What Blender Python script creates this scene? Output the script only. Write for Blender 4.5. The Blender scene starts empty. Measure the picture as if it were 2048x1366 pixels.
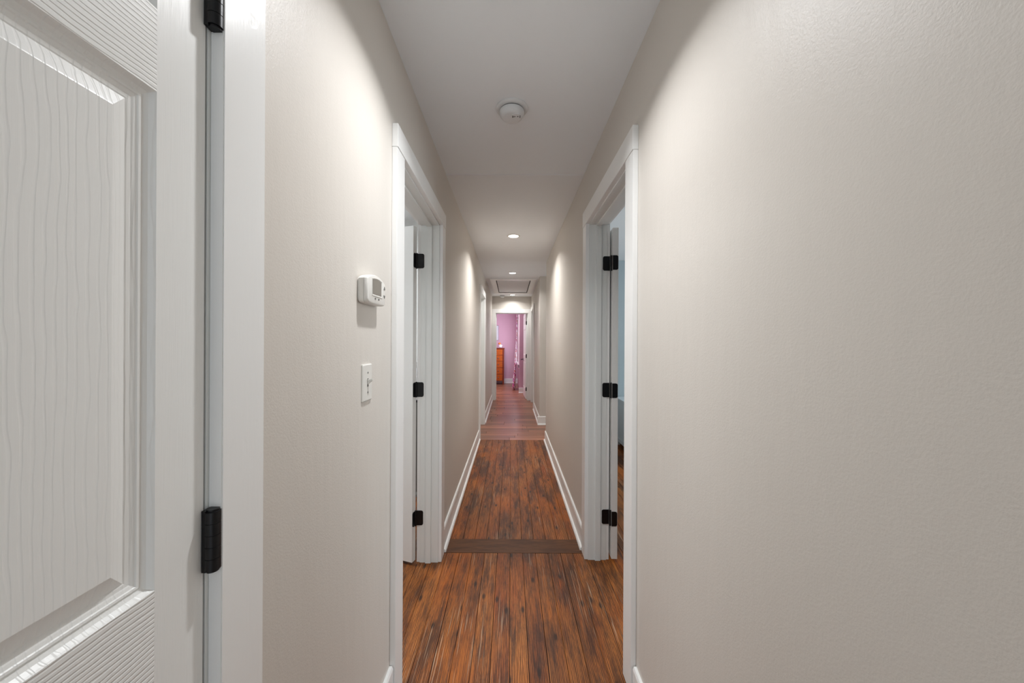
import bpy, bmesh, math, random
from mathutils import Vector, Matrix
random.seed(7)
PI = math.pi
scene = bpy.context.scene
C = scene.collection

# ------------------------------------------------------------------ camera, world, lights, exposure
cam_d = bpy.data.cameras.new('camera')
cam_d.sensor_width = 36.0
cam_d.lens = 12.62
cam_d.clip_start = 0.02
cam_d.shift_x = 0.001
cam_d.shift_y = 0.0005
cam = bpy.data.objects.new('camera', cam_d)
C.objects.link(cam)
cam.matrix_world = Matrix.Translation((0, 0, 1.35)) @ Matrix.Rotation(PI / 2, 4, 'X') @ Matrix.Rotation(0.0048, 4, 'Z')
scene.camera = cam

world = bpy.data.worlds.new('world')
scene.world = world
world.use_nodes = True
world.node_tree.nodes['Background'].inputs[0].default_value = (0.80, 0.90, 1.0, 1)
world.node_tree.nodes['Background'].inputs[1].default_value = 1.0

scene.view_settings.view_transform = 'Standard'
scene.view_settings.look = 'None'
scene.view_settings.gamma = 1.0
scene.view_settings.use_curve_mapping = False
scene.view_settings.exposure = 0.10


def area(name, loc, rot, size, power, color, size_y=None, shape=None, spread=PI):
    l = bpy.data.lights.new(name, 'AREA')
    l.energy = power
    l.color = color
    l.shape = shape or ('RECTANGLE' if size_y else 'SQUARE')
    l.size = size
    if size_y:
        l.size_y = size_y
    l.spread = spread
    o = bpy.data.objects.new(name, l)
    o.location = loc
    o.rotation_euler = rot
    C.objects.link(o)
    return o


WARM = (1.0, 0.985, 0.965)
COOL = (0.965, 0.98, 1.0)
for i, (x, y, z, p, c, sp) in enumerate([(-0.005, 1.06, 2.455, 8.0, COOL, 124), (0.021, 3.78, 2.455, 11.5, WARM, 136), (0.02, 5.62, 2.415, 8.0, WARM, 136), (0.025, 8.03, 2.39, 5.0, WARM, 150)]):
    area('downlight_lamp', (x, y, z), (0, 0, 0), 0.075, p, c, shape='DISK', spread=math.radians(sp))
# daylight of the side rooms, and added fills behind the camera and in the bedroom
area('bathroom_lamp', (-1.6, 2.3, 2.40), (0, 0, 0), 0.5, 26, (0.93, 0.97, 1.0))
area('blue_room_daylight', (3.3, 3.0, 1.5), (0, PI / 2, 0), 1.4, 42, (0.85, 0.94, 1.0), size_y=1.3)
area('bedroom_window_daylight', (0.19, 10.6, 1.45), (0, PI / 2, 0), 1.3, 22, (0.86, 0.90, 1.0), size_y=0.9)
area('bedroom_fill', (-0.55, 9.35, 2.40), (0, 0, 0), 0.4, 22, (0.98, 0.95, 1.0))  # added fill near the ceiling to brighten the pink walls, no real fixture
area('behind_camera_fill', (0.0, -1.5, 1.5), (-PI / 2 + PI, 0, 0), 0.8, 2, (0.96, 0.98, 1.0), size_y=1.8)  # added soft fill at the hall end, lifts the near walls
area('side_hall_daylight', (3.3, 5.4, 1.5), (0, PI / 2, 0), 1.4, 12, (0.95, 0.98, 1.0), size_y=0.8)


# ------------------------------------------------------------------ node helpers
def s2l(c):
    return tuple(((v / 255) / 12.92 if v / 255 <= 0.04045 else (((v / 255) + 0.055) / 1.055) ** 2.4) for v in c) + (1,)


def new_mat(name, col, rough=0.5, spec=0.5, metal=0.0):
    m = bpy.data.materials.new(name)
    m.use_nodes = True
    b = m.node_tree.nodes['Principled BSDF']
    b.inputs['Base Color'].default_value = col
    b.inputs['Roughness'].default_value = rough
    b.inputs['Metallic'].default_value = metal
    b.inputs['Specular IOR Level'].default_value = spec
    return m, m.node_tree.nodes, m.node_tree.links, b


def N(nt, kind, **kw):
    n = nt.new(kind)
    for k, v in kw.items():
        setattr(n, k, v)
    return n


def mapping(nodes, links, src, scale, loc=(0, 0, 0)):
    mp = nodes.new('ShaderNodeMapping')
    mp.inputs['Scale'].default_value = scale
    mp.inputs['Location'].default_value = loc
    links.new(src, mp.inputs['Vector'])
    return mp.outputs[0]


def noise(nodes, links, vec, scale, detail=3, rough=0.5, dist=0.0):
    n = nodes.new('ShaderNodeTexNoise')
    n.inputs['Scale'].default_value = scale
    n.inputs['Detail'].default_value = detail
    n.inputs['Roughness'].default_value = rough
    n.inputs['Distortion'].default_value = dist
    links.new(vec, n.inputs['Vector'])
    return n.outputs[0]


def ramp(nodes, links, fac, stops):
    r = nodes.new('ShaderNodeValToRGB')
    e = r.color_ramp.elements
    e[0].position, e[0].color = stops[0]
    e[1].position, e[1].color = stops[-1]
    for p, c in stops[1:-1]:
        x = e.new(p)
        x.color = c
    links.new(fac, r.inputs[0])
    return r.outputs[0]


def math_n(nodes, links, op, a, b=None, c=None):
    n = nodes.new('ShaderNodeMath')
    n.operation = op
    for i, v in enumerate((a, b, c)):
        if v is None:
            continue
        if isinstance(v, (int, float)):
            n.inputs[i].default_value = v
        else:
            links.new(v, n.inputs[i])
    return n.outputs[0]


def mix(nodes, links, fac, a, b, mode='MIX'):
    n = nodes.new('ShaderNodeMix')
    n.data_type = 'RGBA'
    n.blend_type = mode
    if isinstance(fac, (int, float)):
        n.inputs[0].default_value = fac
    else:
        links.new(fac, n.inputs[0])
    for i, v in ((6, a), (7, b)):
        if isinstance(v, tuple):
            n.inputs[i].default_value = v
        else:
            links.new(v, n.inputs[i])
    return n.outputs[2]


def bump(nodes, links, h, strength, dist, normal=None):
    b = nodes.new('ShaderNodeBump')
    b.inputs['Strength'].default_value = strength
    b.inputs['Distance'].default_value = dist
    links.new(h, b.inputs['Height'])
    if normal is not None:
        links.new(normal, b.inputs['Normal'])
    return b.outputs[0]


# ------------------------------------------------------------------ materials
def wall_paint(name, rgb, rough=0.42, peel=1.0, spec=0.5):
    m, n, l, b = new_mat(name, s2l(rgb), rough, spec)
    g = n.new('ShaderNodeNewGeometry')
    h1 = noise(n, l, g.outputs['Position'], 260, 2, 0.5)
    h2 = noise(n, l, mapping(n, l, g.outputs['Position'], (6, 6, 1.2)), 3, 2, 0.5)
    big = bump(n, l, h2, 0.12, 0.010)
    l.new(bump(n, l, h1, 0.30 * peel, 0.0012, big), b.inputs['Normal'])
    c = noise(n, l, g.outputs['Position'], 1.4, 3, 0.5)
    a = s2l(rgb)
    l.new(mix(n, l, c, tuple(v * 0.97 for v in a[:3]) + (1,), tuple(min(1, v * 1.03) for v in a[:3]) + (1,)), b.inputs['Base Color'])
    return m


M = {}
M['wall'] = wall_paint('greige wall paint', (217, 211, 203), 0.48, 1.0, 0.4)
M['wall_white'] = wall_paint('white wall paint', (232, 233, 232), 0.5)
M['wall_blue'] = wall_paint('blue grey wall paint', (166, 180, 185), 0.5)
M['wall_pink'] = wall_paint('pink wall paint', (222, 180, 199), 0.55)
M['ceiling'] = wall_paint('ceiling paint', (244, 249, 253), 0.7, 0.5, 0.2)
M['ceiling_far'] = wall_paint('warmer ceiling paint', (240, 243, 245), 0.6, 0.5, 0.3)


def trim_paint(name, rgb, rough=0.30):
    m, n, l, b = new_mat(name, s2l(rgb), rough)
    g = n.new('ShaderNodeNewGeometry')
    h = noise(n, l, mapping(n, l, g.outputs['Position'], (60, 60, 6)), 3, 3, 0.6)
    dents = noise(n, l, g.outputs['Position'], 34, 1, 0.4)
    d2 = ramp(n, l, dents, [(0.70, (0, 0, 0, 1)), (0.78, (1, 1, 1, 1))])
    s = math_n(n, l, 'SUBTRACT', h, d2)
    l.new(bump(n, l, s, 0.16, 0.0010), b.inputs['Normal'])
    return m


M['trim'] = trim_paint('white trim paint', (245, 245, 243))
M['trim_jamb'] = trim_paint('white jamb paint', (236, 238, 235), 0.35)


def door_paint(name, mode):
    m, n, l, b = new_mat(name, s2l((243, 243, 240)), 0.33)
    tc = n.new('ShaderNodeTexCoord')
    o = tc.outputs['Object']
    if mode == 'vertical':
        h = noise(n, l, mapping(n, l, o, (520, 520, 9)), 1, 2, 0.6)
        st, dist = 0.45, 0.0008
    elif mode == 'horizontal':
        w = n.new('ShaderNodeTexWave')
        w.bands_direction = 'Z'
        w.wave_profile = 'SIN'
        w.inputs['Scale'].default_value = 52
        w.inputs['Distortion'].default_value = 5.0
        w.inputs['Detail'].default_value = 3
        w.inputs['Detail Scale'].default_value = 0.7
        l.new(mapping(n, l, o, (0.28, 0.28, 1)), w.inputs['Vector'])
        h = ramp(n, l, w.outputs[1], [(0.05, (0, 0, 0, 1)), (0.42, (1, 1, 1, 1))])
        st, dist = 0.6, 0.0011
    else:
        w = n.new('ShaderNodeTexWave')
        w.bands_direction = 'X'
        w.wave_profile = 'SIN'
        w.inputs['Scale'].default_value = 36
        w.inputs['Distortion'].default_value = 7.5
        w.inputs['Detail'].default_value = 3
        w.inputs['Detail Scale'].default_value = 0.8
        l.new(mapping(n, l, o, (1, 1, 0.20), (0.0, 0.0, 0.3)), w.inputs['Vector'])
        a = ramp(n, l, w.outputs[1], [(0.03, (0, 0, 0, 1)), (0.34, (1, 1, 1, 1))])
        f = noise(n, l, mapping(n, l, o, (480, 480, 12)), 1, 2, 0.6)
        h = math_n(n, l, 'MULTIPLY_ADD', f, 0.35, a)
        st, dist = 0.34, 0.0008
    l.new(bump(n, l, h, st, dist), b.inputs['Normal'])
    return m


M['door_v'] = door_paint('white moulded door stile', 'vertical')
M['door_h'] = door_paint('white moulded door rail', 'horizontal')
M['door_p'] = door_paint('white moulded door panel', 'panel')
M['black'] = new_mat('black hinge metal', (0.005, 0.005, 0.006, 1), 0.32, 0.35, 0.0)[0]
M['plastic'] = new_mat('white plastic', s2l((226, 224, 218)), 0.35)[0]
M['plastic2'] = new_mat('alarm plastic', s2l((224, 227, 228)), 0.45)[0]
M['screen'] = new_mat('grey thermostat screen', s2l((128, 124, 116)), 0.25)[0]
M['grey'] = new_mat('grey print', s2l((120, 118, 114)), 0.5)[0]
M['dark'] = new_mat('dark recess', (0.015, 0.015, 0.015, 1), 0.7)[0]
M['subfloor'] = new_mat('dark subfloor', s2l((38, 24, 16)), 0.8)[0]
M['steel'] = new_mat('screw steel', s2l((150, 150, 148)), 0.3, 0.5, 0.9)[0]
M['cabinet'] = new_mat('pale cabinet paint', s2l((214, 222, 226)), 0.4)[0]
lm = bpy.data.materials.new('lamp lens')
lm.use_nodes = True
lb = lm.node_tree.nodes['Principled BSDF']
lb.inputs['Emission Color'].default_value = (1, 0.97, 0.93, 1)
lb.inputs['Emission Strength'].default_value = 6.0
M['lens'] = lm


def fir_floor(name, axis='Y'):
    """old stained fir boards: strong orange brown grain, black worn patches, pale scratches"""
    m, n, l, b = new_mat(name, s2l((130, 70, 35)), 0.36, 0.3)
    g = n.new('ShaderNodeNewGeometry')
    oi = n.new('ShaderNodeObjectInfo')
    rnd = oi.outputs['Random']
    off = n.new('ShaderNodeVectorMath')
    off.operation = 'SCALE'
    off.inputs[0].default_value = (3.7, 11.3, 5.1)
    l.new(rnd, off.inputs['Scale'])
    add = n.new('ShaderNodeVectorMath')
    l.new(g.outputs['Position'], add.inputs[0])
    l.new(off.outputs[0], add.inputs[1])
    P = add.outputs[0]
    W = g.outputs['Position']
    sc = (lambda a, c: (a, c, 1)) if axis == 'Y' else (lambda a, c: (c, a, 1))
    # grain
    wv = n.new('ShaderNodeTexWave')
    wv.bands_direction = 'X' if axis == 'Y' else 'Y'
    wv.inputs['Scale'].default_value = 48
    wv.inputs['Distortion'].default_value = 4
    wv.inputs['Detail'].default_value = 4
    wv.inputs['Detail Scale'].default_value = 1.6
    l.new(mapping(n, l, P, sc(1, 0.10)), wv.inputs['Vector'])
    fine = noise(n, l, mapping(n, l, P, sc(330, 7)), 1, 4, 0.65)
    grain = math_n(n, l, 'ADD', math_n(n, l, 'MULTIPLY', wv.outputs[1], 0.45), math_n(n, l, 'MULTIPLY', fine, 0.55))
    tone = noise(n, l, mapping(n, l, P, sc(7, 1.6)), 1, 4, 0.6)
    base = ramp(n, l, grain, [(0.18, s2l((66, 36, 18))), (0.40, s2l((124, 72, 32))), (0.60, s2l((164, 100, 46))), (0.85, s2l((196, 130, 68)))])
    base = mix(n, l, ramp(n, l, tone, [(0.42, (0, 0, 0, 1)), (0.72, (0.6, 0.6, 0.6, 1))]), base, s2l((214, 140, 62)), 'MULTIPLY')
    per = ramp(n, l, rnd, [(0.0, (0.78, 0.74, 0.72, 1)), (0.5, (0.94, 0.91, 0.86, 1)), (1.0, (1.16, 1.12, 1.02, 1))])
    base = mix(n, l, 1.0, base, per, 'MULTIPLY')
    # orange glaze in wide soft patches
    glaze = noise(n, l, mapping(n, l, W, sc(2.6, 1.5), (4.2, 1.0, 0)), 1, 3, 0.55)
    base = mix(n, l, ramp(n, l, glaze, [(0.50, (0, 0, 0, 1)), (0.68, (0.55, 0.55, 0.55, 1))]), base, s2l((186, 102, 30)))
    # dark worn stains (run across boards, streaked by grain)
    st = noise(n, l, mapping(n, l, W, sc(8.0, 1.5), (1.3, 7.7, 0)), 1, 7, 0.75)
    st2 = math_n(n, l, 'MULTIPLY_ADD', fine, 0.45, st)
    stf = ramp(n, l, st2, [(0.68, (0, 0, 0, 1)), (0.82, (0.78, 0.78, 0.78, 1))])
    base = mix(n, l, stf, base, s2l((48, 30, 24)))
    st3 = noise(n, l, mapping(n, l, P, sc(18, 1.2)), 1, 6, 0.75)
    stg = ramp(n, l, st3, [(0.52, (0, 0, 0, 1)), (0.72, (0.6, 0.6, 0.6, 1))])
    base = mix(n, l, stg, base, s2l((62, 38, 28)))
    gl = noise(n, l, mapping(n, l, P, sc(210, 6.0)), 1, 4, 0.7)
    glf = ramp(n, l, gl, [(0.38, (0.62, 0.58, 0.56, 1)), (0.52, (1.12, 1.10, 1.05, 1))])
    base = mix(n, l, 1.0, base, glf, 'MULTIPLY')
    # knots
    vo = n.new('ShaderNodeTexVoronoi')
    vo.voronoi_dimensions = '2D'
    vo.inputs['Scale'].default_value = 1.0
    l.new(mapping(n, l, P, sc(6.5, 2.4)), vo.inputs['Vector'])
    kn = ramp(n, l, vo.outputs['Distance'], [(0.03, (0.85, 0.85, 0.85, 1)), (0.075, (0, 0, 0, 1))])
    base = mix(n, l, kn, base, s2l((34, 20, 14)))
    # pale scuffed scratches along the grain
    sx = noise(n, l, mapping(n, l, P, sc(210, 3.0)), 1, 2, 0.5)
    sm = noise(n, l, mapping(n, l, W, sc(3.2, 2.0), (8.1, 3.3, 0)), 1, 2, 0.5)
    sf = math_n(n, l, 'MULTIPLY', ramp(n, l, sx, [(0.62, (0, 0, 0, 1)), (0.67, (1, 1, 1, 1))]), ramp(n, l, sm, [(0.46, (0, 0, 0, 1)), (0.62, (0.75, 0.75, 0.75, 1))]))
    base = mix(n, l, sf, base, s2l((188, 160, 132)))
    l.new(base, b.inputs['Base Color'])
    rg = ramp(n, l, grain, [(0.2, (0.58, 0.58, 0.58, 1)), (0.8, (0.38, 0.38, 0.38, 1))])
    l.new(rg, b.inputs['Roughness'])
    l.new(bump(n, l, grain, 0.25, 0.0008), b.inputs['Normal'])
    return m


M['fir'] = fir_floor('worn fir board')


def threshold_mat():
    m, n, l, b = new_mat('dark threshold board', s2l((90, 52, 32)), 0.5, 0.25)
    g = n.new('ShaderNodeNewGeometry')
    h = noise(n, l, mapping(n, l, g.outputs['Position'], (8, 300, 1)), 1, 4, 0.65)
    t = noise(n, l, mapping(n, l, g.outputs['Position'], (3, 14, 1)), 1, 4, 0.6)
    base = ramp(n, l, h, [(0.3, s2l((58, 34, 20))), (0.7, s2l((124, 80, 48)))])
    base = mix(n, l, ramp(n, l, t, [(0.45, (0, 0, 0, 1)), (0.7, (0.6, 0.6, 0.6, 1))]), base, s2l((56, 34, 26)))
    l.new(base, b.inputs['Base Color'])
    l.new(bump(n, l, h, 0.25, 0.001), b.inputs['Normal'])
    return m


M['threshold'] = threshold_mat()


def laminate():
    m, n, l, b = new_mat('reddish laminate board', s2l((140, 88, 70)), 0.30)
    g = n.new('ShaderNodeNewGeometry')
    oi = n.new('ShaderNodeObjectInfo')
    h = noise(n, l, mapping(n, l, g.outputs['Position'], (3, 120, 1)), 1, 4, 0.65)
    base = ramp(n, l, h, [(0.3, s2l((112, 72, 54))), (0.7, s2l((176, 124, 98)))])
    per = ramp(n, l, oi.outputs['Random'], [(0.0, (0.60, 0.56, 0.54, 1)), (1.0, (1.35, 1.25, 1.18, 1))])
    base = mix(n, l, 1.0, base, per, 'MULTIPLY')
    l.new(base, b.inputs['Base Color'])
    return m


M['laminate'] = laminate()


def wood(name, rgb):
    m, n, l, b = new_mat(name, s2l(rgb), 0.3)
    g = n.new('ShaderNodeNewGeometry')
    h = noise(n, l, mapping(n, l, g.outputs['Position'], (6, 6, 60)), 1, 3, 0.6)
    a = s2l(rgb)
    l.new(ramp(n, l, h, [(0.3, tuple(v * 0.75 for v in a[:3]) + (1,)), (0.7, tuple(v * 1.2 for v in a[:3]) + (1,))]), b.inputs['Base Color'])
    return m


M['dresser'] = wood('orange brown wood', (176, 84, 22))
M['dresser_dark'] = wood('dark red brown wood', (118, 46, 20))


def curtain_mat():
    m, n, l, b = new_mat('pink patterned cotton', s2l((240, 214, 232)), 0.8)
    b.inputs['Subsurface Weight'].default_value = 0.0
    g = n.new('ShaderNodeNewGeometry')
    v = n.new('ShaderNodeTexVoronoi')
    v.inputs['Scale'].default_value = 15
    l.new(g.outputs['Position'], v.inputs['Vector'])
    f = ramp(n, l, v.outputs['Distance'], [(0.50, (1, 1, 1, 1)), (0.58, (0, 0, 0, 1))])
    spot = mix(n, l, 0.35, s2l((214, 70, 150)), v.outputs['Color'], 'MIX')
    l.new(mix(n, l, f, s2l((252, 244, 250)), spot), b.inputs['Base Color'])
    return m


M['curtain'] = curtain_mat()
M['white_toy'] = new_mat('white ceramic', s2l((240, 240, 244)), 0.3)[0]
M['orange_toy'] = new_mat('orange plastic', s2l((226, 132, 70)), 0.5)[0]
M['canvas'] = new_mat('white canvas print', s2l((226, 230, 238)), 0.6)[0]
M['edge_shade'] = new_mat('shadow grey picture edge', s2l((150, 120, 140)), 0.5)[0]  # mauve grey rim imitates the shadow at the picture's edge


# ------------------------------------------------------------------ mesh helpers
def link(name, bm, m, parent=None, smooth=False, bevel=0.0):
    if bevel:
        bmesh.ops.bevel(bm, geom=bm.edges[:], offset=bevel, segments=2, affect='EDGES', clamp_overlap=True)
    me = bpy.data.meshes.new(name)
    bmesh.ops.recalc_face_normals(bm, faces=bm.faces[:])
    bm.to_mesh(me)
    bm.free()
    me.materials.append(m)
    if smooth:
        me.polygons.foreach_set('use_smooth', [True] * len(me.polygons))
        try:
            me.set_sharp_from_angle(angle=math.radians(35))
        except Exception:
            pass
    o = bpy.data.objects.new(name, me)
    C.objects.link(o)
    if parent:
        o.parent = parent
    return o


def bx(bm, x0, x1, y0, y1, z0, z1, z1b=None):
    """box; z1b gives a different top height at the y1 side"""
    if z1b is None:
        z1b = z1
    v = [bm.verts.new(p) for p in ((x0, y0, z0), (x1, y0, z0), (x1, y1, z0), (x0, y1, z0),
                                   (x0, y0, z1), (x1, y0, z1), (x1, y1, z1b), (x0, y1, z1b))]
    for f in ((0, 3, 2, 1), (4, 5, 6, 7), (0, 1, 5, 4), (1, 2, 6, 5), (2, 3, 7, 6), (3, 0, 4, 7)):
        bm.faces.new([v[i] for i in f])


def box(name, m, dims, parent=None, bevel=0.0):
    bm = bmesh.new()
    bx(bm, *dims)
    return link(name, bm, m, parent, bevel=bevel)


def boxes(name, m, lst, parent=None):
    bm = bmesh.new()
    for d in lst:
        bx(bm, *d)
    return link(name, bm, m, parent)


def structure(o):
    o['kind'] = 'structure'
    return o


def empty(name, loc=(0, 0, 0), rz=0.0):
    o = bpy.data.objects.new(name, None)
    o.empty_display_size = 0.05
    o.location = loc
    o.rotation_euler = (0, 0, rz)
    C.objects.link(o)
    return o


def tag(o, label, cat, group=None):
    o['label'] = label
    o['category'] = cat
    if group:
        o['group'] = group
    return o


def lathe(bm, prof, seg=32, center=(0, 0, 0), arc=2 * PI):
    """prof: (r, z) list around the Z axis"""
    rings = []
    for r, z in prof:
        if r < 1e-6:
            rings.append([bm.verts.new((center[0], center[1], center[2] + z))])
        else:
            rings.append([bm.verts.new((center[0] + r * math.cos(2 * PI * i / seg), center[1] + r * math.sin(2 * PI * i / seg), center[2] + z)) for i in range(seg)])
    for a, b in zip(rings, rings[1:]):
        for i in range(seg):
            j = (i + 1) % seg
            if len(a) == 1 and len(b) == 1:
                continue
            if len(a) == 1:
                bm.faces.new((a[0], b[i], b[j]))
            elif len(b) == 1:
                bm.faces.new((a[i], a[j], b[0]))
            else:
                bm.faces.new((a[i], a[j], b[j], b[i]))


def prism(bm, outline, axis, d0, d1):
    """extrude a 2-D outline: axis 'X' -> outline is (y, z); 'Y' -> (x, z); 'Z' -> (x, y)"""
    def p(u, v, d):
        return {'X': (d, u, v), 'Y': (u, d, v), 'Z': (u, v, d)}[axis]
    a = [bm.verts.new(p(u, v, d0)) for u, v in outline]
    b = [bm.verts.new(p(u, v, d1)) for u, v in outline]
    n = len(a)
    bm.faces.new(a)
    bm.faces.new(b[::-1])
    for i in range(n):
        j = (i + 1) % n
        bm.faces.new((a[i], b[i], b[j], a[j]))


def rrect(u0, u1, v0, v1, r, seg=4, corners=(1, 1, 1, 1)):
    pts = []
    for k, (cu, cv, a0) in enumerate(((u1 - r, v0 + r, -PI / 2), (u1 - r, v1 - r, 0), (u0 + r, v1 - r, PI / 2), (u0 + r, v0 + r, PI))):
        if corners[k]:
            for i in range(seg + 1):
                a = a0 + PI / 2 * i / seg
                pts.append((cu + r * math.cos(a), cv + r * math.sin(a)))
        else:
            pts.append(((u1, v0), (u1, v1), (u0, v1), (u0, v0))[k])
    return pts


def tube(bm, pts, r, seg=8):
    rings = []
    pts = [Vector(p) for p in pts]
    for i, p in enumerate(pts):
        t = (pts[min(i + 1, len(pts) - 1)] - pts[max(i - 1, 0)]).normalized()
        u = t.orthogonal().normalized()
        if abs(t.z) < 0.99:
            u = t.cross(Vector((0, 0, 1))).normalized()
        else:
            u = Vector((1, 0, 0))
        w = t.cross(u).normalized()
        rings.append([bm.verts.new(p + r * (math.cos(2 * PI * k / seg) * u + math.sin(2 * PI * k / seg) * w)) for k in range(seg)])
    for a, b in zip(rings, rings[1:]):
        for k in range(seg):
            bm.faces.new((a[k], a[(k + 1) % seg], b[(k + 1) % seg], b[k]))
    bm.faces.new(rings[0][::-1])
    bm.faces.new(rings[-1])


# ------------------------------------------------------------------ shell
XL, XR = -0.44, 0.483            # hall faces of the two side walls
XLr, XRr = -0.553, 0.595         # room faces
HT = 2.52
NEAR, END = -1.6, 8.33
LW_OPEN = [(-0.275, 0.5375, 2.068), (1.397, 2.212, 2.078), (5.027, 5.878, 2.068)]
segs = []
y = NEAR
for a, b_, h in LW_OPEN:
    segs.append((XLr, XL, y, a, 0, HT))
    segs.append((XLr, XL, a, b_, h, HT))
    y = b_
segs.append((XLr, XL, y, END, 0, HT))
structure(boxes('wall_left', M['wall'], segs))
structure(boxes('wall_right', M['wall'], [(XR, XRr, NEAR, 1.452, 0, HT), (XR, XRr, 1.452, 2.246, 2.098, HT), (XR, XRr, 2.246, 4.86, 0, HT),
                                         (XR, 3.5, 4.86, 4.94, 0, HT)]))
FR = 0.47
structure(boxes('wall_right_far', M['wall'], [(FR, 3.5, 5.87, 5.98, 0, HT), (FR, FR + .113, 5.98, 7.282, 0, HT),
                                              (FR, FR + .113, 7.282, 8.078, 2.05, HT), (FR, FR + .113, 8.078, END, 0, HT)]))
structure(boxes('wall_end', M['wall'], [(-0.553, -0.368, END, 8.44, 0, HT), (-0.368, 0.401, END, 8.44, 2.038, HT), (0.401, 0.70, END, 8.44, 0, HT)]))
# bathroom to the left
structure(boxes('wall_bathroom', M['wall_white'], [(-2.6, XLr - .001, 0.84, 0.90, 0, HT), (-2.6, XLr - .001, 3.30, 3.36, 0, HT), (-2.66, -2.6, 0.84, 3.36, 0, HT)]))
structure(boxes('wall_left_closet', M['wall'], [(-1.30, -1.25, -0.4, 0.70, 0, HT), (-1.30, XLr - .001, -0.45, -0.4, 0, HT), (-1.30, XLr - .001, 0.70, 0.75, 0, HT),
                                                (-1.40, -1.35, 4.9, 6.0, 0, HT), (-1.40, XLr - .001, 4.85, 4.9, 0, HT), (-1.40, XLr - .001, 6.0, 6.05, 0, HT)]))
# blue room to the right
structure(boxes('wall_blue_room', M['wall_blue'], [(XRr + .001, 3.5, 4.80, 4.859, 0, HT), (3.5, 3.56, -1.6, 4.86, 0, HT), (XRr + .001, 3.5, -1.6, -1.54, 0, HT)]))
structure(boxes('wall_right_closet', M['wall'], [(1.3, 1.35, 5.981, 8.32, 0, HT), (3.5, 3.56, 4.861, 5.98, 0, HT)]))
# pink bedroom
WX = 0.226
structure(boxes('wall_pink_back', M['wall_pink'], [(-2.2, WX + .1, 11.80, 11.9, 0, HT)]))
structure(boxes('wall_pink_left', M['wall_pink'], [(-2.3, -2.2, 8.441, 11.9, 0, HT), (-2.3, -0.37, 8.441, 8.47, 0, HT), (0.403, 1.4, 8.441, 8.47, 0, HT), (-0.37, 0.403, 8.441, 8.47, 2.04, HT)]))
structure(boxes('wall_pink_right', M['wall_pink'], [(WX, 1.4, 9.54, 9.62, 0, HT), (1.4, 1.5, 8.441, 9.62, 0, HT),
                                                   (WX, WX + .1, 9.62, 9.95, 0, HT), (WX, WX + .1, 11.25, 11.80, 0, HT),
                                                   (WX, WX + .1, 9.95, 11.25, 0, 0.75), (WX, WX + .1, 9.95, 11.25, 2.1, HT)]))

# ceilings
structure(box('ceiling', M['ceiling'], (-2.7, 3.6, NEAR, 2.40, 2.47, 2.56)))
bm = bmesh.new()
bx(bm, -2.7, 3.6, 2.40, 4.00, 2.466, 2.56)
for (y0, y1, a, b_) in ((4.00, 5.87, 2.466, 2.425), (5.87, 8.45, 2.425, 2.405), (8.45, 12.0, 2.45, 2.45)):
    v = [bm.verts.new(p) for p in ((-2.7, y0, a), (3.6, y0, a), (3.6, y1, b_), (-2.7, y1, b_), (-2.7, y0, 2.56), (3.6, y0, 2.56), (3.6, y1, 2.56), (-2.7, y1, 2.56))]
    for f in ((0, 3, 2, 1), (4, 5, 6, 7), (0, 1, 5, 4), (1, 2, 6, 5), (2, 3, 7, 6), (3, 0, 4, 7)):
        bm.faces.new([v[i] for i in f])
structure(link('ceiling_far', bm, M['ceiling_far']))

# ------------------------------------------------------------------ floor and its boards
floor = structure(box('floor', M['subfloor'], (-2.7, 3.6, NEAR, 12.0, -0.06, -0.010)))
PW = 0.0805
plank_cache = {}


def plank(x0, x1, y0, y1, m, dz=0.0, g=0.0017, name='floor_board'):
    w, d = round(x1 - x0 - g, 4), round(y1 - y0 - g, 4)
    key = (w, d, m.name)
    if key not in plank_cache:
        bm = bmesh.new()
        e = 0.0008
        a = [bm.verts.new(p) for p in ((-w/2, -d/2, -0.010), (w/2, -d/2, -0.010), (w/2, d/2, -0.010), (-w/2, d/2, -0.010))]
        b2 = [bm.verts.new(p) for p in ((-w/2, -d/2, -e), (w/2, -d/2, -e), (w/2, d/2, -e), (-w/2, d/2, -e))]
        c = [bm.verts.new(p) for p in ((-w/2+e, -d/2+e, 0), (w/2-e, -d/2+e, 0), (w/2-e, d/2-e, 0), (-w/2+e, d/2-e, 0))]
        bm.faces.new(c)
        for p, q in ((a, b2), (b2, c)):
            for i in range(4):
                j = (i + 1) % 4
                bm.faces.new((p[i], p[j], q[j], q[i]))
        me = bpy.data.meshes.new(name)
        bm.to_mesh(me)
        bm.free()
        me.materials.append(m)
        plank_cache[key] = me
    o = bpy.data.objects.new(name, plank_cache[key])
    o.location = ((x0 + x1) / 2, (y0 + y1) / 2, dz)
    C.objects.link(o)
    o.parent = floor
    return o


def rows(xa, xb, ya, yb, lens=(0.9, 1.7)):
    n = int(round((xb - xa) / PW))
    for i in range(n):
        x0 = xa + i * PW
        cuts = [ya, yb]
        if random.random() < 0.30:
            cuts = [ya, random.uniform(ya + 0.5, yb - 0.3), yb]
        for a, b_ in zip(cuts, cuts[1:]):
            plank(x0, x0 + PW, a, b_, M['fir'], -random.uniform(0, 0.0006))


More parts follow.
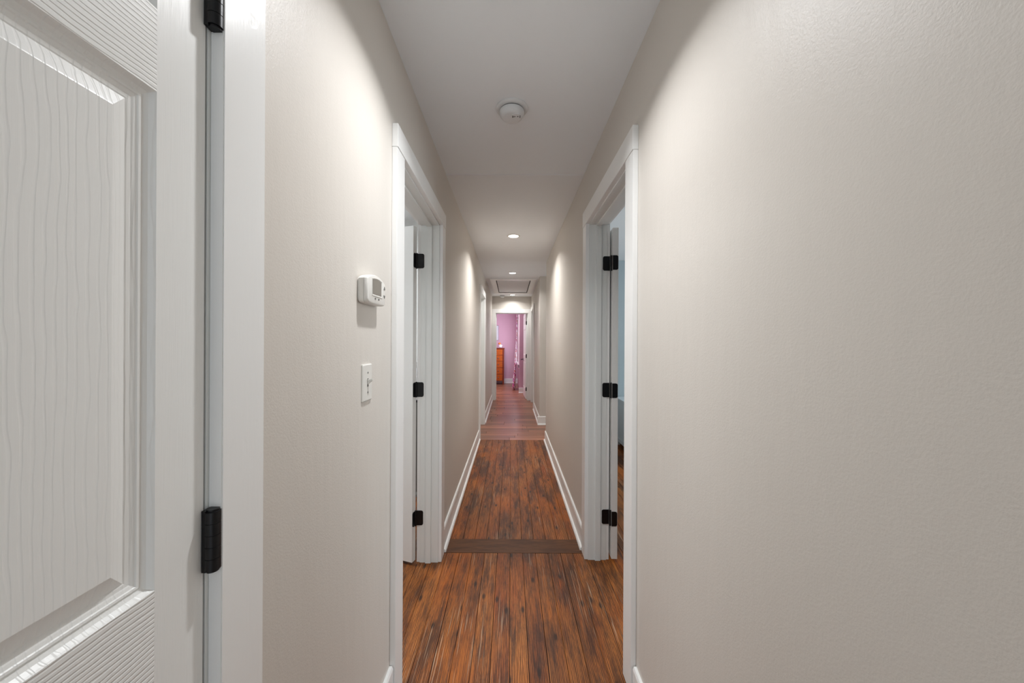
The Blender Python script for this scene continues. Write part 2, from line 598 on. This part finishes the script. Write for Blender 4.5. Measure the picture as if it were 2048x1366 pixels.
hx = -0.5635
rows(hx, hx + 14 * PW, -0.40, 2.297)                       # hall, up to the threshold
rows(hx, hx + 14 * PW, 2.457, 4.95)
plank(XL, XR, 2.297, 2.457, M['threshold'], 0.0006, name='threshold_board')
n_r = 13
rows(hx + 14 * PW, hx + (14 + n_r) * PW, 1.0, 4.80)          # boards of the blue room by its door
structure_rest = boxes('board_field', M['fir'], [(hx + (14 + n_r) * PW, 3.5, -1.5, 4.80, -0.010, -0.0005), (hx + 14 * PW, hx + (14 + n_r) * PW, -1.5, 1.0, -0.010, -0.0005),
                                                 (hx, hx + 14 * PW, -1.6, -0.40, -0.010, -0.0005), (-2.6, hx, -1.6, 4.85, -0.010, -0.0005),
                                                 (-0.563, XL, 2.297, 2.457, -0.010, -0.0008), (XR, 0.563, 2.297, 2.457, -0.010, -0.0008)], parent=floor)
structure_rest['kind'] = 'stuff'
yy = 4.95
while yy < 11.8:
    y2 = min(yy + 0.112, 11.8)
    wide = yy > 8.44
    xs = [-2.2 if wide else XLr - .2]
    xs.append(xs[0] + random.uniform(.35, 1.1) + (1.2 if wide else 0))
    xs.append(1.4 if wide or yy < 5.9 else 0.60)
    for a, b_ in zip(xs, xs[1:]):
        plank(a, b_, yy, y2, M['laminate'], 0.0, 0.004, name='laminate_board')
    yy = y2

# ------------------------------------------------------------------ baseboards with shoe moulding
def base_y(name, side, x, y0, y1, h):
    """baseboard along Y on wall face x; side +1 when the hall lies towards +X"""
    root = structure(empty(name, (0, 0, 0)))
    bm = bmesh.new()
    prism(bm, [(x, 0.0), (x + side * .014, 0.0), (x + side * .014, h - .010), (x + side * .010, h), (x, h)], 'Y', y0, y1)
    link('board', bm, M['trim'], root)
    bm = bmesh.new()
    pts = [(x + side * .014, 0.0), (x + side * .030, 0.0)]
    for i in range(5):
        a = PI / 2 * i / 4
        pts.append((x + side * (.014 + .016 * math.cos(a)), .003 + .017 * math.sin(a)))
    prism(bm, pts, 'Y', y0, y1)
    link('shoe_moulding', bm, M['trim'], root)
    return root


def base_x(name, y, x0, x1, h, side=-1):
    root = structure(empty(name, (0, 0, 0)))
    bm = bmesh.new()
    prism(bm, [(y, 0.0), (y + side * .014, 0.0), (y + side * .014, h - .010), (y + side * .010, h), (y, h)], 'X', x0, x1)
    link('board', bm, M['trim'], root)
    bm = bmesh.new()
    pts = [(y + side * .014, 0.0), (y + side * .030, 0.0)]
    for i in range(5):
        a = PI / 2 * i / 4
        pts.append((y + side * (.014 + .016 * math.cos(a)), .003 + .017 * math.sin(a)))
    prism(bm, pts, 'X', x0, x1)
    link('shoe_moulding', bm, M['trim'], root)
    return root


base_y('baseboard_left_near', 1, XL, 0.612, 1.3155, 0.160)
base_y('baseboard_left', 1, XL, 2.30, 4.945, 0.140)
base_y('baseboard_left_far', 1, XL, 5.96, END, 0.138)
base_y('baseboard_right_near', -1, XR, -1.5, 1.365, 0.118)
base_y('baseboard_right', -1, XR, 2.33, 4.94, 0.132)
base_x('baseboard_right_corner', 5.87, FR - .030, 1.4, 0.138)
base_y('baseboard_right_far', -1, FR, 5.87, 7.20, 0.138)
base_x('baseboard_pink_back', 11.80, -2.1, WX, 0.150)
base_x('baseboard_pink_right', 9.54, WX - .014, 1.3, 0.135)
base_y('baseboard_left_behind', 1, XL, -1.5, -0.345, 0.15)


# ------------------------------------------------------------------ door frames
def frame_y(name, X, side, thick, y0, y1, zh, zc, cw=0.088, stop=True, zct=None, room=True):
    """frame of an opening in a side wall.  X hall face of wall, side +1: hall towards +X. y0/y1 jamb faces, zh head jamb, zc bottom of head casing"""
    root = structure(empty(name, (0, 0, 0)))
    s = side
    zct = zct or zc + .090
    xa, xb = X - s * thick, X
    lo, hi = min(xa, xb), max(xa, xb)
    box('jamb', M['trim_jamb'], (lo, hi, y0 - .018, y0, 0, zh), root)
    box('jamb', M['trim_jamb'], (lo, hi, y1, y1 + .018, 0, zh), root)
    box('head_jamb', M['trim_jamb'], (lo, hi, y0 - .018, y1 + .018, zh, zh + .018), root)
    if stop:
        sa, sb = sorted((X - s * (thick - .070), X - s * (thick - .036)))
        box('stop', M['trim_jamb'], (sa, sb, y0, y0 + .011, 0, zh), root, 0.0015)
        box('stop', M['trim_jamb'], (sa, sb, y1 - .011, y1, 0, zh), root, 0.0015)
        box('stop', M['trim_jamb'], (sa, sb, y0 + .011, y1 - .011, zh - .011, zh), root, 0.0015)
    c0, c1 = sorted((X, X + s * .020))
    h0, h1 = sorted((X, X + s * .0225))
    box('casing', M['trim'], (c0, c1, y0 - .005 - cw, y0 - .005, 0.0, zc), root, 0.0012)
    box('casing', M['trim'], (c0, c1, y1 + .005, y1 + .005 + cw, 0.0, zc), root, 0.0012)
    box('head_casing', M['trim'], (h0, h1, y0 - .006 - cw, y1 + .006 + cw, zc, zct), root, 0.0012)
    if room:
        Xr = X - s * thick
        r0, r1 = sorted((Xr, Xr - s * .019))
        box('casing', M['trim'], (r0, r1, y0 - .005 - cw, y0 - .005, 0, zc), root, 0.0012)
        box('casing', M['trim'], (r0, r1, y1 + .005, y1 + .005 + cw, 0, zc), root, 0.0012)
        box('head_casing', M['trim'], (r0, r1, y0 - .006 - cw, y1 + .006 + cw, zc, zct), root, 0.0012)
    return root


frame_y('trim_1', XL, 1, .113, -0.255, 0.5185, 2.050, 2.062, stop=True, room=False)
frame_y('trim_2', XL, 1, .113, 1.415, 2.194, 2.060, 2.066, cw=.092, zct=2.152)
frame_y('trim_3', XR, -1, .112, 1.470, 2.228, 2.080, 2.088, cw=.094, zct=2.182)
frame_y('trim_4', XL, 1, .113, 5.045, 5.860, 2.050, 2.055, cw=.085)
frame_y('trim_5', FR, -1, .113, 7.300, 8.060, 2.032, 2.037, cw=.085)
# end doorway
r = structure(empty('trim_6'))
box('jamb', M['trim_jamb'], (-0.368, -0.35, END, 8.47, 0, 2.02), r)
box('jamb', M['trim_jamb'], (0.383, 0.401, END, 8.47, 0, 2.02), r)
box('head_jamb', M['trim_jamb'], (-0.368, 0.401, END, 8.47, 2.02, 2.038), r)
box('casing', M['trim'], (XL + .001, -0.355, END - .02, END, 0, 2.022), r, 0.0012)
box('casing', M['trim'], (0.388, FR - .001, END - .02, END, 0, 2.022), r, 0.0012)
box('head_casing', M['trim'], (XL + .001, FR - .001, END - .023, END, 2.022, 2.115), r, 0.0012)
box('stop', M['trim_jamb'], (0.372, 0.383, 8.39, 8.425, 0, 2.02), r)
box('stop', M['trim_jamb'], (-0.35, -0.339, 8.39, 8.425, 0, 2.02), r)
box('stop', M['trim_jamb'], (-0.339, 0.372, 8.39, 8.425, 2.009, 2.02), r)


# ------------------------------------------------------------------ six panel doors
PROF = [(0, 0), (.0015, -.0018), (.0045, -.0062), (.0090, -.0088), (.0105, -.0088), (.0115, -.0076), (.0140, -.0080), (.0150, -.0092),
        (.0185, -.0104), (.0200, -.0112), (.0240, -.0116), (.0255, -.0122), (.0450, -.0035), (.0465, -.0030)]
ZR = [(0.0, .235), (.885, 1.030), (1.648, 1.750), (1.925, 2.030)]      # rails (local z)


def door(name, loc, rz, w=0.762, st=.07, mul=.085, hmax=2.03, zoff=0.0):
    root = structure(empty(name, loc, rz))
    T = .035
    bm = bmesh.new(); bx(bm, 0, st, -T, 0, 0, hmax); link('stile', bm, M['door_v'], root)
    bm = bmesh.new(); bx(bm, w - st, w, -T, 0, 0, hmax); link('stile', bm, M['door_v'], root)
    zr = [(a + zoff, b_ + zoff) if 0 < k < 3 else (a, b_) for k, (a, b_) in enumerate(ZR)]
    for a, b_ in zr:
        bm = bmesh.new(); bx(bm, st, w - st, -T, 0, a, b_); link('rail', bm, M['door_h'], root)
    c = w / 2
    for (a, b_), (a2, b2) in zip(zr, zr[1:]):
        bm = bmesh.new(); bx(bm, c - mul / 2, c + mul / 2, -T, 0, b_, a2); link('mullion', bm, M['door_v'], root)
        for (x0, x1) in ((st, c - mul / 2), (c + mul / 2, w - st)):
            bm = bmesh.new()
            for face in (1, -1):
                rings = []
                for d, h in PROF:
                    yv = h if face == 1 else -T - h
                    rings.append([bm.verts.new(p) for p in ((x0 + d, yv, b_ + d), (x1 - d, yv, b_ + d), (x1 - d, yv, a2 - d), (x0 + d, yv, a2 - d))])
                for p, q in zip(rings, rings[1:]):
                    for i in range(4):
                        j = (i + 1) % 4
                        bm.faces.new((p[i], p[j], q[j], q[i]))
                bm.faces.new(rings[-1])
            me = link('panel', bm, M['door_p'], root)
    return root


def knuckle(parent, x, y, z, r=.0062, h=.089):
    bm = bmesh.new()
    prof = [(0, -h/2 - .003), (r * .8, -h/2 - .003), (r * .8, -h/2), (r, -h/2)]
    n = 5
    for i in range(n):
        a = -h/2 + h * i / n
        b_ = -h/2 + h * (i + 1) / n
        prof += [(r, a + .0006), (r, b_ - .0006), (r * .93, b_ - .0003), (r * .93, b_ + .0003)]
    prof += [(r, h/2), (r * .8, h/2), (r * .8, h/2 + .003), (0, h/2 + .003)]
    lathe(bm, prof, 16, (x, y, z))
    return link('knuckle', bm, M['black'], parent, smooth=True)


def leaf(parent, o, u, n, w, z, h=.089, r=.011, t=.0025, flip=False):
    """plate starting at o (x,y), extending w along unit u, facing n; outer corners rounded"""
    bm = bmesh.new()
    pts = rrect(0, w, -h / 2, h / 2, r, 4, (1, 1, 0, 0))
    A = [bm.verts.new((o[0] + u[0] * a, o[1] + u[1] * a, z + b_)) for a, b_ in pts]
    B = [bm.verts.new((o[0] + u[0] * a + n[0] * t, o[1] + u[1] * a + n[1] * t, z + b_)) for a, b_ in pts]
    bm.faces.new(A); bm.faces.new(B[::-1])
    for i in range(len(A)):
        j = (i + 1) % len(A)
        bm.faces.new((A[i], B[i], B[j], A[j]))
    lf = link('leaf', bm, M['black'], parent)
    return lf


def to_world_child(o, parent):
    o.matrix_parent_inverse = parent.matrix_world.inverted()


# closet door beside the camera (closed, its hinges show their knuckles in the hall)
d1 = door('door_1', (XL, 0.5145, 0.010), -PI / 2)
# bathroom door: swung into the room past a right angle
a20 = math.radians(160)
d2 = door('door_2', (-0.590, 2.160, 0.018), a20)
# blue room door: folded right back, edge on to the camera
d3 = door('door_3', (0.6215, 2.200, 0.024), math.radians(87.6), w=.745)
# far doors
d4 = door('door_4', (XLr, 5.857, 0.010), -PI / 2, w=.808)
d5 = door('door_5', (FR + .113, 7.303, 0.010), PI / 2, w=.754, hmax=2.015)
d6 = door('door_6', (0.347, 8.475, 0.010), math.radians(92.3), w=.70, hmax=2.00)
bpy.context.view_layer.update()


def hinge(doorobj, parts, z):
    h = bpy.data.objects.new('hinge', None)
    C.objects.link(h)
    h.parent = doorobj
    h.matrix_parent_inverse = doorobj.matrix_world.inverted()
    h.location = (parts[0][1][0], parts[0][1][1], z)
    h.empty_display_size = .02
    bpy.context.view_layer.update()
    for p in parts:
        if p[0] == 'k':
            o = knuckle(h, p[1][0], p[1][1], z, *(p[2:]))
        else:
            o = leaf(h, p[1], p[2], p[3], p[4], z, *(p[5:]))
        o.matrix_parent_inverse = h.matrix_world.inverted()
    return h


for z in (1.844, 1.063, 0.29):
    hinge(d1, [('k', (XL + .0105, .5190), .0098, .084), ('l', (XL + .001, .5105), (0, 1), (1, 0), .0160, .088, .001, .006)], z)
for z in (1.842, 1.057, 0.273):
    s, c = math.sin(a20), math.cos(a20)
    hinge(d2, [('k', (-0.5765, 2.190)),
               ('l', (-0.572, 2.194), (1, 0), (0, -1), .040),
               ('l', (-0.5785, 2.1925), (-0.342, -0.940), (0.940, -0.342), .032)], z)
for z in (1.84, 1.055, 0.269):
    hinge(d3, [('k', (0.6175, 2.212)),
               ('l', (0.611, 2.228), (-1, 0), (0, -1), .043),
               ('l', (0.6215, 2.200), (1, -0.04), (0, -1), .033)], z)
for z in (1.80, 1.02, 0.24):
    hinge(d6, [('k', (0.379, 8.470)), ('l', (0.377, 8.473), (-1, 0), (0, -1), .028)], z)

# black lever handle of the bedroom door
hl = empty('handle')
hl.parent = d6
hl.matrix_parent_inverse = d6.matrix_world.inverted()
bpy.context.view_layer.update()
for nm, fn in (('rose', lambda bm: prism(bm, [(9.098 + .028 * math.cos(a * PI / 8), .915 + .028 * math.sin(a * PI / 8)) for a in range(16)], 'X', 0.307, 0.316)),
               ('lever', lambda bm: (tube(bm, [(0.31, 9.098, .915), (0.262, 9.098, .915), (0.256, 9.09, .915), (0.256, 9.00, .908)], .009)))):
    bm = bmesh.new(); fn(bm)
    o = link(nm, bm, M['black'], hl)
hl['label'] = 'black lever handle'

# ------------------------------------------------------------------ things on the walls and the ceiling
# thermostat
th = empty('thermostat', (XL, 1.096, 1.462))
tag(th, 'white programmable thermostat with grey screen mounted on left wall', 'thermostat')
Y0, Y1, Z0, Z1 = 1.024, 1.168, 1.462, 1.536


def th_outline(i=0.0):
    pts = []
    y0, y1, z0, z1 = Y0 + i, Y1 - i, Z0 + i, Z1 - i
    r = .012
    for a in range(5):
        t = PI + PI / 2 * a / 4
        pts.append((y0 + r + r * math.cos(t), z0 + r + r * math.sin(t)))
    pts += [(y0 + (y1 - y0) * k, z0 - .0015 * math.sin(PI * k)) for k in (.3, .5, .7)]
    for a in range(5):
        t = -PI / 2 + PI / 2 * a / 4
        pts.append((y1 - r + r * math.cos(t), z0 + r + r * math.sin(t)))
    pts += [(y1 - .004 * k2, z1 - .004 + .0045 * k2) for k2 in (0, .5, 1)]
    for k in range(1, 12):
        u = k / 12
        pts.append((y1 - .004 - (y1 - y0 - .008) * u, z1 + .0005 + .058 * u * (1 - u)))
    pts += [(y0 + .004 * k2, z1 - .004 + .0045 * k2) for k2 in (1, .5, 0)]
    return [(p - 1.096, q - 1.462) for p, q in pts]


def loft(bm, sections, cap=True):
    """sections: list of (x, outline)"""
    rings = [[bm.verts.new((x, u, v)) for u, v in o] for x, o in sections]
    for a, b_ in zip(rings, rings[1:]):
        n = len(a)
        for i in range(n):
            j = (i + 1) % n
            bm.faces.new((a[i], a[j], b_[j], b_[i]))
    if cap:
        bm.faces.new(rings[0])
        bm.faces.new(rings[-1])


bm = bmesh.new(); loft(bm, [(0, th_outline(.004)), (.0035, th_outline(.004)), (.004, th_outline(.0005)), (.018, th_outline(0)), (.0185, th_outline(.0015))]); link('housing', bm, M['plastic'], th, smooth=True)
bm = bmesh.new(); loft(bm, [(.0185, th_outline(.0012)), (.019, th_outline(0.0)), (.0265, th_outline(.0005)), (.0298, th_outline(.0025)), (.031, th_outline(.0055))]); link('cover', bm, M['plastic'], th, smooth=True)
sy0, sy1, sz0, sz1 = 1.0585 - 1.096, 1.130 - 1.096, 1.490 - 1.462, 1.533 - 1.462
scr = [(sy0, sz0), (sy1, sz0)] + [(sy1 + (sy0 - sy1) * k / 8, sz1 + .0035 * math.sin(PI * k / 8)) for k in range(9)]
bm = bmesh.new(); prism(bm, scr, 'X', .0308, .0316); link('screen', bm, M['screen'], th)
big_ = [(sy0 - .004, sz0 - .004), (sy1 + .004, sz0 - .004)] + [(sy1 + .004 + (sy0 - sy1 - .008) * k / 8, sz1 + .003 + .004 * math.sin(PI * k / 8)) for k in range(9)]
bm = bmesh.new()
A = [bm.verts.new((.0309, u, v)) for u, v in big_]
B = [bm.verts.new((.0328, u * .985, (v - .05) * .985 + .05)) for u, v in big_]
Cc = [bm.verts.new((.0312, u, v)) for u, v in scr]
for i in range(len(A)):
    j = (i + 1) % len(A)
    bm.faces.new((A[i], A[j], B[j], B[i])); bm.faces.new((B[i], B[j], Cc[j], Cc[i]))
link('bezel', bm, M['plastic'], th)
for (uy, uz, up) in ((1.156, 1.520, 1), (1.156, 1.493, -1)):
    bm = bmesh.new()
    a, b_ = uy - 1.096, uz - 1.462
    prism(bm, [(a - .006, b_ - .004 * up), (a + .006, b_ - .004 * up), (a, b_ + .0055 * up)], 'X', .0308, .0325)
    link('button', bm, M['grey'], th)
for uy in (1.080, 1.108):
    bm = bmesh.new()
    a = uy - 1.096
    prism(bm, [(a + .0045 * math.cos(PI * k / 6), .0165 + .003 * math.sin(PI * k / 6)) for k in range(12)], 'X', .0308, .0325)
    link('button', bm, M['grey'], th)

# light switch
sw = empty('light_switch', (XL, 1.090, 1.225))
tag(sw, 'white toggle light switch in upright wall plate below thermostat', 'light switch')
bm = bmesh.new()
o1, o2 = rrect(-.035, .035, -.056, .056, .003, 2), rrect(-.0315, .0315, -.0525, .0525, .003, 2)
loft(bm, [(0, o1), (.0035, o1), (.006, o2)])
link('plate', bm, M['plastic'], sw)
bm = bmesh.new(); prism(bm, rrect(-.0052, .0052, -.0125, .0125, .001, 1), 'X', .0059, .0064); link('toggle_slot', bm, M['grey'], sw)
bm = bmesh.new(); loft(bm, [(.006, rrect(-.0045, .0045, -.006, .009, .001, 1)), (.021, rrect(-.0035, .0035, .006, .013, .001, 1))]); link('toggle', bm, M['plastic'], sw)
for z in (-.030, .030):
    bm = bmesh.new(); prism(bm, [(.003 * math.cos(PI * k / 6), z + .003 * math.sin(PI * k / 6)) for k in range(12)], 'X', .0058, .0068); link('screw', bm, M['steel'], sw)

# recessed lights
def downlight(x, y, z, label):
    t = empty('recessed_light', (x, y, z))
    tag(t, label, 'ceiling light', 'recessed ceiling lights')
    bm = bmesh.new(); lathe(bm, [(.052, 0.0), (.052, -.002), (.055, -.005), (.066, -.004), (.0700, 0.0), (.052, 0.0)], 40); link('trim_ring', bm, M['plastic'], t, smooth=True)
    bm = bmesh.new(); lathe(bm, [(0, -.0045), (.046, -.0045), (.053, -.002), (.053, -.001), (0, -.001)], 40); link('lens', bm, M['lens'], t, smooth=True)


downlight(0.021, 3.78, 2.466, 'lit round recessed ceiling light nearest the camera, past both open doors')
downlight(0.020, 5.62, 2.431, 'lit round recessed ceiling light just before the attic hatch')
downlight(0.025, 8.03, 2.408, 'lit round recessed ceiling light beyond the attic hatch by end doorway')
downlight(-0.01, 1.06, 2.47, 'lit round recessed ceiling light overhead between thermostat and right wall')

# smoke alarms
def alarm(x, y, z, label, k=1.0):
    t = empty('smoke_alarm', (x, y, z))
    tag(t, label, 'smoke alarm', 'hallway smoke alarms')
    bm = bmesh.new(); lathe(bm, [(.0, 0), (.076 * k, 0), (.0765 * k, -.004), (.073 * k, -.009), (.067 * k, -.012), (.058 * k, -.012), (0, -.012)], 48); link('base_ring', bm, M['plastic2'], t, smooth=True)
    bm = bmesh.new(); lathe(bm, [(0, -.0115), (.056 * k, -.0115), (.056 * k, -.0165), (0, -.0165)], 48); link('dark_gap', bm, M['dark'], t)
    bm = bmesh.new(); lathe(bm, [(.0, -.0160), (.0585 * k, -.0160), (.0592 * k, -.0185), (.058 * k, -.030), (.053 * k, -.040), (.046 * k, -.047), (.040 * k, -.049), (0, -.050)], 48); link('cover', bm, M['plastic2'], t, smooth=True)
    if k == 1.0:
        for i in range(4):
            bm = bmesh.new(); bx(bm, .002 + i * .0045, .0042 + i * .0045, -.022 - .002 * i, -.008 - .002 * i, -.0508, -.0490); link('slot', bm, M['dark'], t)
        bm = bmesh.new(); bx(bm, .037, .040, -.022, -.006, -.0500, -.0470); link('slot', bm, M['dark'], t)
        bm = bmesh.new(); lathe(bm, [(0, -.0502), (.0035, -.0502), (.004, -.049), (0, -.049)], 16, (.028, -.016, 0)); link('indicator', bm, M['grey'], t)
        bm = bmesh.new(); prism(bm, [(.020 + .020 * math.cos(PI * q / 10), -.030 + .008 * math.sin(PI * q / 10)) for q in range(20)], 'Z', -.0515, -.046); link('test_button', bm, M['plastic2'], t)


alarm(-0.001, 1.72, 2.47, 'large white round smoke alarm on near ceiling with dark slots')
alarm(-0.20, 8.12, 2.4078, 'small distant white smoke alarm beside the recessed light by end doorway', .8)

# attic hatch
ah = empty('attic_hatch', (0.035, 6.93, 2.415))
tag(ah, 'pale rectangular attic access hatch with flat trim in far ceiling', 'attic hatch')


def cz(yv):
    return 2.425 + (2.405 - 2.425) * (yv - 5.87) / 2.58


def slab(name, x0, x1, y0, y1, t, m):
    bm = bmesh.new()
    v = []
    for dz in (0.0, -t):
        v += [bm.verts.new((a - .035, b_ - 6.93, cz(b_) + dz - 2.415)) for a, b_ in ((x0, y0), (x1, y0), (x1, y1), (x0, y1))]
    for f in ((0, 1, 2, 3), (7, 6, 5, 4), (0, 4, 5, 1), (1, 5, 6, 2), (2, 6, 7, 3), (3, 7, 4, 0)):
        bm.faces.new([v[i] for i in f])
    return link(name, bm, m, ah)


slab('trim_board', -.365, -.268, 6.10, 7.78, .012, M['trim'])
slab('trim_board', .338, .430, 6.10, 7.78, .012, M['trim'])
slab('trim_board', -.268, .338, 6.10, 6.195, .012, M['trim'])
slab('trim_board', -.268, .338, 7.685, 7.78, .012, M['trim'])
slab('gap_shade', -.268, .338, 6.195, 7.685, .001, M['dark'])  # near-black sheet stands in for the shade inside the hatch gap
slab('hatch_panel', -.252, .322, 6.205, 7.62, .004, M['ceiling_far'])

# ------------------------------------------------------------------ blue room cabinet
cb = empty('cabinet', (1.40, 4.30, 0))
tag(cb, 'low pale grey cabinet in blue room seen through right doorway', 'cabinet')
box('body', M['cabinet'], (0, .50, -.45, .48, .07, .605), cb, .002)
box('top', M['cabinet'], (-.018, .52, -.47, .49, .605, .630), cb, .003)
box('rail', M['cabinet'], (-.006, .0, -.45, .48, .07, .115), cb)
for i in range(3):
    dr = box('drawer', M['cabinet'], (.03, .47, -.466, -.45, .13 + i * .155, .27 + i * .155), cb, .002)
    bm = bmesh.new(); lathe(bm, [(0, -.01), (.013, -.006), (.013, .006), (0, .01)], 12, (.25, -.480, .20 + i * .155)); o = link('knob', bm, M['steel'], dr, smooth=True)
for (a, b_) in ((.02, -.43), (.02, .44), (.46, -.43), (.46, .44)):
    box('leg', M['cabinet'], (a, a + .03, b_, b_ + .03, 0, .07), cb)

# curved white fixture glimpsed behind the bathroom door
cu = empty('curved_pipe_stand', (-0.84, 3.18, 0))
tag(cu, 'slim white curved pipe stand seen through hinge gap of left door', 'stand')
bm = bmesh.new(); tube(bm, [(0.0, 0, .86), (0.0, 0, .95), (-.004, 0, 1.00), (.010, 0, 1.05), (.002, 0, 1.10), (-.004, 0, 1.14), (-.004, 0, 1.17)], .012); link('pipe', bm, M['white_toy'], cu, smooth=True)
bm = bmesh.new(); lathe(bm, [(0, .835), (.022, .835), (.022, .862), (0, .862)], 16); link('collar', bm, M['white_toy'], cu)
bm = bmesh.new(); lathe(bm, [(0, .815), (.03, .815), (.03, .835), (0, .835)], 16); link('black_ring', bm, M['black'], cu)
bm = bmesh.new(); lathe(bm, [(0, 0), (.07, 0), (.07, .02), (.028, .03), (.028, .815), (0, .815)], 16); link('column', bm, M['grey'], cu)

# ------------------------------------------------------------------ bedroom
win = structure(empty('window_1', (WX, 10.6, 0)))
for d in ((-.018, 0, -.75, -.65, .65, 2.2), (-.018, 0, .65, .75, .65, 2.2), (-.020, 0, -.75, .75, 2.1, 2.2), (-.045, 0, -.77, .77, .72, .75), (-.018, 0, -.75, .75, .63, .72)):
    box('casing', M['trim'], d, win)
for d in ((.02, .06, -.65, -.60, .75, 2.1), (.02, .06, .60, .65, .75, 2.1), (.02, .06, -.60, .60, .75, .80), (.02, .06, -.60, .60, 2.05, 2.1), (.025, .055, -.60, .60, 1.40, 1.44)):
    box('sash', M['trim'], d, win)
gm, gn, gl, gb = new_mat('window glass', (1, 1, 1, 1), 0.02)
gb.inputs['Transmission Weight'].default_value = 1.0
for d in ((.038, .042, -.60, .60, .80, 1.40), (.038, .042, -.60, .60, 1.44, 2.05)):
    box('pane', gm, d, win)

rod = empty('curtain_rod', (WX - .06, 10.2, 2.28))
tag(rod, 'white curtain rod above bedroom window holding the pink curtain', 'curtain rod')
bm = bmesh.new(); tube(bm, [(0, -.45, 0), (0, 1.2, 0)], .010); link('rod', bm, M['white_toy'], rod)
for yv in (-.40, 1.1):
    box('bracket', M['white_toy'], (0, .06, yv, yv + .02, -.01, .01), rod)

bm = bmesh.new()
grid = []
nz, ny = 26, 28
for i in range(nz):
    t = i / (nz - 1)
    z = 2.26 - t * 2.24
    flare = max(0, (t - .25) / .75) ** 1.3
    row = []
    for j in range(ny):
        u = j / (ny - 1)
        yv = 10.02 + u * (.26 + .20 * flare)
        xv = WX - .050 - (.020 + .045 * flare) * (1 + math.sin(u * 2 * PI * 4 + .4)) / 2 - .105 * flare * (0.7 - 0.5 * abs(u - .35))
        row.append(bm.verts.new((xv, yv, z)))
    grid.append(row)
for a, b_ in zip(grid, grid[1:]):
    for j in range(ny - 1):
        bm.faces.new((a[j], a[j + 1], b_[j + 1], b_[j]))
cur = link('curtain', bm, M['curtain'], smooth=True)
sm = cur.modifiers.new('thickness', 'SOLIDIFY'); sm.thickness = .003
tag(cur, 'long pink and white patterned curtain hanging in the pink bedroom', 'curtain')
bm = bmesh.new()
bmesh.ops.create_icosphere(bm, subdivisions=2, radius=.030, matrix=Matrix.Translation((0.062, 10.45, .030)))
tag(link('ball', bm, M['white_toy'], smooth=True), 'small white ball on floor at foot of pink curtain', 'ball')

# dresser
dz_ = empty('dresser', (-0.66, 11.56, 0))
tag(dz_, 'tall orange wooden dresser against pink bedroom wall', 'dresser')
W2, D2, H2 = .44, .20, 1.16
box('body', M['dresser_dark'], (-W2 + .012, W2 - .012, -D2 + .012, D2, .12, H2 - .035), dz_)
box('top', M['dresser_dark'], (-W2 - .015, W2 + .015, -D2 - .015, D2, H2 - .035, H2), dz_, .004)
for sx in (-1, 1):
    for sy in (-1, 1):
        a, b_ = sorted((sx * W2, sx * (W2 - .045)))
        c_, e_ = sorted((sy * D2, sy * (D2 - .045)))
        box('leg', M['dresser_dark'] if sx > 0 else M['dresser'], (a, b_, c_, e_, 0, H2 - .035), dz_, .003)
rowsz = [(.125, .325), (.335, .530), (.540, .735), (.745, .925), (.935, 1.115)]
for k, (a, b_) in enumerate(rowsz):
    cols = [(-W2 + .05, -.005), (.005, W2 - .05)] if k == 4 else [(-W2 + .05, W2 - .05)]
    for (x0, x1) in cols:
        dr = box('drawer', M['dresser'], (x0, x1, -D2 - .006, -D2 + .012, a, b_), dz_, .004)
        kx = [(x0 + x1) / 2] if k == 4 else [-.24, .265]
        for x in kx:
            bm = bmesh.new()
            lathe(bm, [(0, -.028), (.010, -.026), (.016, -.018), (.014, -.010), (.007, -.006), (.007, 0)], 14)
            bmesh.ops.rotate(bm, verts=bm.verts[:], cent=(0, 0, 0), matrix=Matrix.Rotation(-PI / 2, 3, 'X'))
            for v in bm.verts:
                v.co.y = -abs(v.co.y)
            bmesh.ops.translate(bm, verts=bm.verts[:], vec=(x, -D2 - .006, (a + b_) / 2))
            link('knob', bm, M['steel'], dr, smooth=True)

# toy on the dresser
ty = empty('toy_figure', (-0.33, 11.47, 1.16))
tag(ty, 'small white toy with orange top standing on orange dresser', 'toy')
bm = bmesh.new(); bx(bm, -.045, .045, -.045, .045, .0, .085)
bmesh.ops.rotate(bm, verts=bm.verts[:], cent=(0, 0, .04), matrix=Matrix.Rotation(.45, 3, 'Y'))
bmesh.ops.translate(bm, verts=bm.verts[:], vec=(0, 0, .020))
link('body', bm, M['white_toy'], ty, bevel=.010)
bm = bmesh.new(); lathe(bm, [(0, .095), (.040, .10), (.046, .125), (.030, .155), (0, .165)], 16, (-.035, 0, .012)); link('orange_top', bm, M['orange_toy'], ty, smooth=True)

# canvas on the pink wall
pf = empty('wall_picture', (-0.64, 11.80, 1.645))
tag(pf, 'white rectangular picture hanging on pink wall above dresser', 'picture')
box('frame', M['edge_shade'], (-.235, .235, -.022, 0, -.245, .245), pf)
box('canvas', M['canvas'], (-.225, .225, -.026, -.022, -.235, .235), pf)
